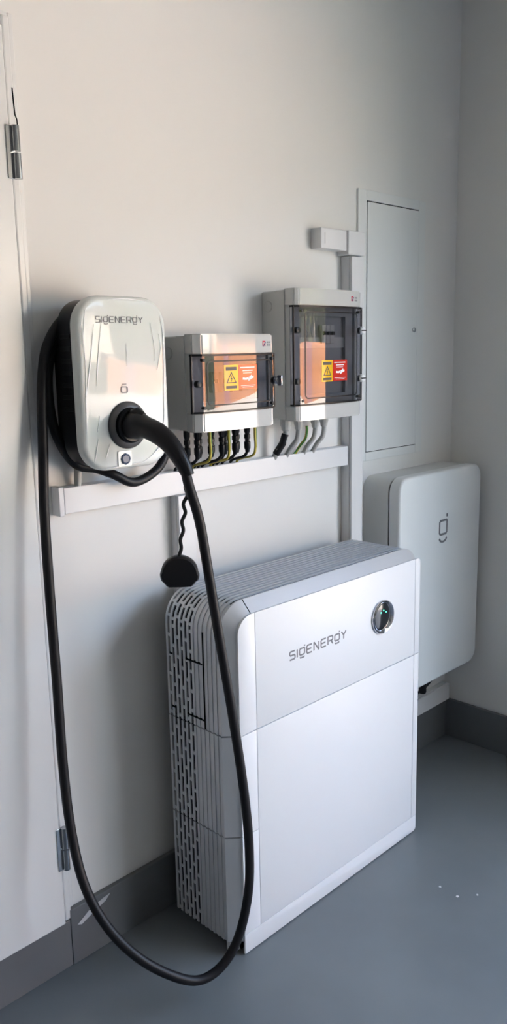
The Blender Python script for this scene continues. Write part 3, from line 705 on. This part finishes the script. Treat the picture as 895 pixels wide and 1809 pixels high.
# ------------------------------------------------------------------ small flakes on the floor
FL = [(.815, -.741), (.782, -.806), (.834, -.852), (.68, -1.02)]
fk = [px(u, v, 0) for u, v in ()]
def floor_pt(u, v):
    d = _f+_r2*((u-447.5)/FPX)-_u2*((v-904.5)/FPX); return CAM+d*(-CAM.z/d.z)
for (u, v, s, lb) in ((777, 1567, .007, 'white paint flake on the floor, nearest the battery'), (808, 1584, .006, 'white paint flake on the floor between the other two'), (843, 1581, .005, 'white paint flake on the floor, farthest from the battery')):
    q = floor_pt(u, v); b = bmesh.new(); pts = [(math.cos(a)*s*random.uniform(.4, 1), math.sin(a)*s*random.uniform(.4, 1)) for a in [i*math.pi/3 for i in range(6)]]
    A = [b.verts.new((q.x+x, q.y+y, .0)) for x, y in pts]; B = [b.verts.new((q.x+x*.8, q.y+y*.8, .0018)) for x, y in pts]
    for i in range(6): b.faces.new((A[i], A[(i+1) % 6], B[(i+1) % 6], B[i]))
    b.faces.new(A[::-1]); b.faces.new(B)
    tag(obj('paint_flake', b, FLAKE), lb, 'flake', 'paint flakes on the floor')

# ------------------------------------------------------------------ outdoors, seen only as reflections and as light
tag(obj('driveway', box(XR+.2, 45, -60, 16, -.16, -.03), CONC), 'sunlit pale concrete driveway outside the garage', 'driveway', kind='structure')
tag(obj('added_lawn', box(XR+.25, 5.3, -15.2, -4.75, -.03, -.012, .003), mat('lawn_green', (.045, .07, .02), .9, var=.2, scale=3)), 'dark green grass added to cut light bounced off the ground', 'added_lawn', kind='structure')  # unseen dark ground, added to weaken the bounce onto the upper wall
FD = Vector((1.0, 0.0, 0)); FA = math.atan2(FD.y, FD.x)        # the fence runs away from the garage at an angle
def make_panel(s0, wd, m, label, nb, h):
    o0 = Vector((11.3, -19.0, -.03))+FD*s0
    t = thing('fence_panel', label, 'fence', o0, 'fence panels along the driveway')
    bwid = wd/nb; first = None
    for k in range(nb):
        if first is None: first = obj('board', box(o0.x, o0.x+bwid*.96, o0.y, o0.y+.022, -.03, h, .004), m, t)
        else:
            o = first.copy(); C.objects.link(o); o.location.x = first.location.x+bwid*k
    for z in (.35, 1.25): obj('rail', box(o0.x+.06, o0.x+wd-.02, o0.y-.045, o0.y-.001, z, z+.09), m, t)
    obj('post', box(o0.x+.004, o0.x+.058, o0.y-.09, o0.y-.001, -.03, h+.03), m, t)
    t.rotation_euler = (0, 0, FA)
s0 = 0.0
for k in range(9):
    gate = k in (1,)
    wd = 1.4 if gate else 2.4
    lb = 'mauve timber gate panel in the orange fence' if gate else 'orange timber fence panel, %s from the low hedge' % ORD[k]
    make_panel(s0, wd-.01, MAUVE if gate else FENCE, lb, 8 if gate else 12, 1.80); s0 += wd
def tree(x, y, h, rad, k, label):
    t = thing('tree', label, 'tree', (x, y, -.03), 'trees behind the fence')
    b = None; rnd = random.Random(int(x*31+y*17))
    for s in range(3):
        b = tube(smooth_path([(x, y, -.03), (x+rnd.uniform(-.2, .2), y+rnd.uniform(-.2, .2), h*.35), (x+rnd.uniform(-.6, .6), y+rnd.uniform(-.6, .6), h*.75)], 4), [.16-.012*i for i in range(9)], 7, b)
    obj('trunk', b, BARK, t)
    bm = bmesh.new()
    for i in range(5200):
        a, c2 = rnd.uniform(0, 2*math.pi), rnd.uniform(-1, 1); r = rnd.random()**.4
        q = Vector((x+rad*r*math.cos(a)*math.sqrt(1-c2*c2), y+rad*r*math.sin(a)*math.sqrt(1-c2*c2), h*.56+h*.44*r*c2))
        u = Vector((rnd.gauss(0, 1), rnd.gauss(0, 1), rnd.gauss(0, 1))).normalized(); v = u.orthogonal().normalized()
        s = rnd.uniform(.15, .30)
        bm.faces.new([bm.verts.new(q+u*s), bm.verts.new(q+v*s*.5), bm.verts.new(q-u*s), bm.verts.new(q-v*s*.5)])
    tag(obj('crown', bm, LEAFS[k], t), kind='stuff')
for k in range(6):
    q = Vector((16.2, -22.0, 0))+FD*(4.3*k)
    tree(q.x, q.y, 7.4+.8*((k*7) % 3), 1.95, k % 2, ('tall olive leafy tree behind the fence, %s from the low hedge' if k % 2 == 0 else 'tall dark green leafy tree behind the fence, %s from the low hedge') % ORD[k])
# unseen tall hedge and building, both added to shape the light; low hedge
hd = bmesh.new(); rnd = random.Random(5)
box(-6, 5.3, -16.4, -15.2, -.03, 3.2, .15, bm=hd)
for i in range(9000):
    fx = rnd.uniform(-6, 5.4); q = Vector((fx, -15.2+rnd.uniform(-.1, .15), rnd.uniform(0, 3.3)))
    if i % 4 == 0: q = Vector((fx, rnd.uniform(-16.4, -15.2), 3.2+rnd.uniform(-.1, .15)))
    if i % 5 == 0: q = Vector((5.3+rnd.uniform(-.1, .15), rnd.uniform(-16.4, -15.2), rnd.uniform(0, 3.3)))
    u = Vector((rnd.gauss(0, 1), rnd.gauss(0, 1), rnd.gauss(0, 1))).normalized(); v = u.orthogonal().normalized(); s = rnd.uniform(.08, .16)
    hd.faces.new([hd.verts.new(q+u*s), hd.verts.new(q+v*s*.5), hd.verts.new(q-u*s), hd.verts.new(q-v*s*.5)])
lh = bmesh.new()
box(8.0, 11.2, -19.4, -18.6, -.03, 1.5, .1, bm=lh)
for i in range(2600):
    q = Vector((rnd.uniform(8, 11.23), -18.6+rnd.uniform(-.06, .08), rnd.uniform(0, 1.55)))
    if i % 3 == 0: q = Vector((rnd.uniform(8, 11.23), rnd.uniform(-19.4, -18.6), 1.5+rnd.uniform(-.06, .08)))
    u = Vector((rnd.gauss(0, 1), rnd.gauss(0, 1), rnd.gauss(0, 1))).normalized(); v = u.orthogonal().normalized(); s = rnd.uniform(.05, .10)
    lh.faces.new([lh.verts.new(q+u*s), lh.verts.new(q+v*s*.5), lh.verts.new(q-u*s), lh.verts.new(q-v*s*.5)])
tag(obj('hedge', lh, mat('hedge_grey_green', (.07, .085, .05), .8)), 'low grey-green hedge at the near end of the fence', 'hedge')
tag(obj('hedge', hd, mat('hedge_dark_green', (.035, .055, .02), .8)), 'tall dark clipped hedge added to block light into the garage', 'hedge')  # added out of view to block light arriving at steep angles
hs = thing('reflector_house', 'cream rendered building with grey roof, added to bounce sunlight indoors', 'reflector_house', (18, -32, -.03))  # added out of view as a warm sunlit reflector
CREAM = mat('cream_render', (.78, .72, .62), .85, var=.03, scale=.5)
obj('house_wall', box(14, 23, -38, -27, -.03, 5.6), CREAM, hs)
b = bmesh.new(); A = [b.verts.new(p) for p in ((13.5, -38.5, 5.6), (23.5, -38.5, 5.6), (23.5, -26.5, 5.6), (13.5, -26.5, 5.6), (18.5, -35, 7.6), (18.5, -30, 7.6))]
for f in ((0, 1, 4), (1, 2, 5, 4), (2, 3, 5), (3, 0, 4, 5), (3, 2, 1, 0)): b.faces.new([A[i] for i in f])
obj('roof', b, mat('grey_roof_tile', (.12, .12, .13), .8), hs)
for x in (15.2, 18.2, 21.0):
    wn = obj('window', box(x-.06, x+1.26, -27.0, -26.93, 1.0, 2.4), WHT, hs); obj('pane', box(x, x+1.2, -26.935, -26.915, 1.06, 2.34), LENS, wn)
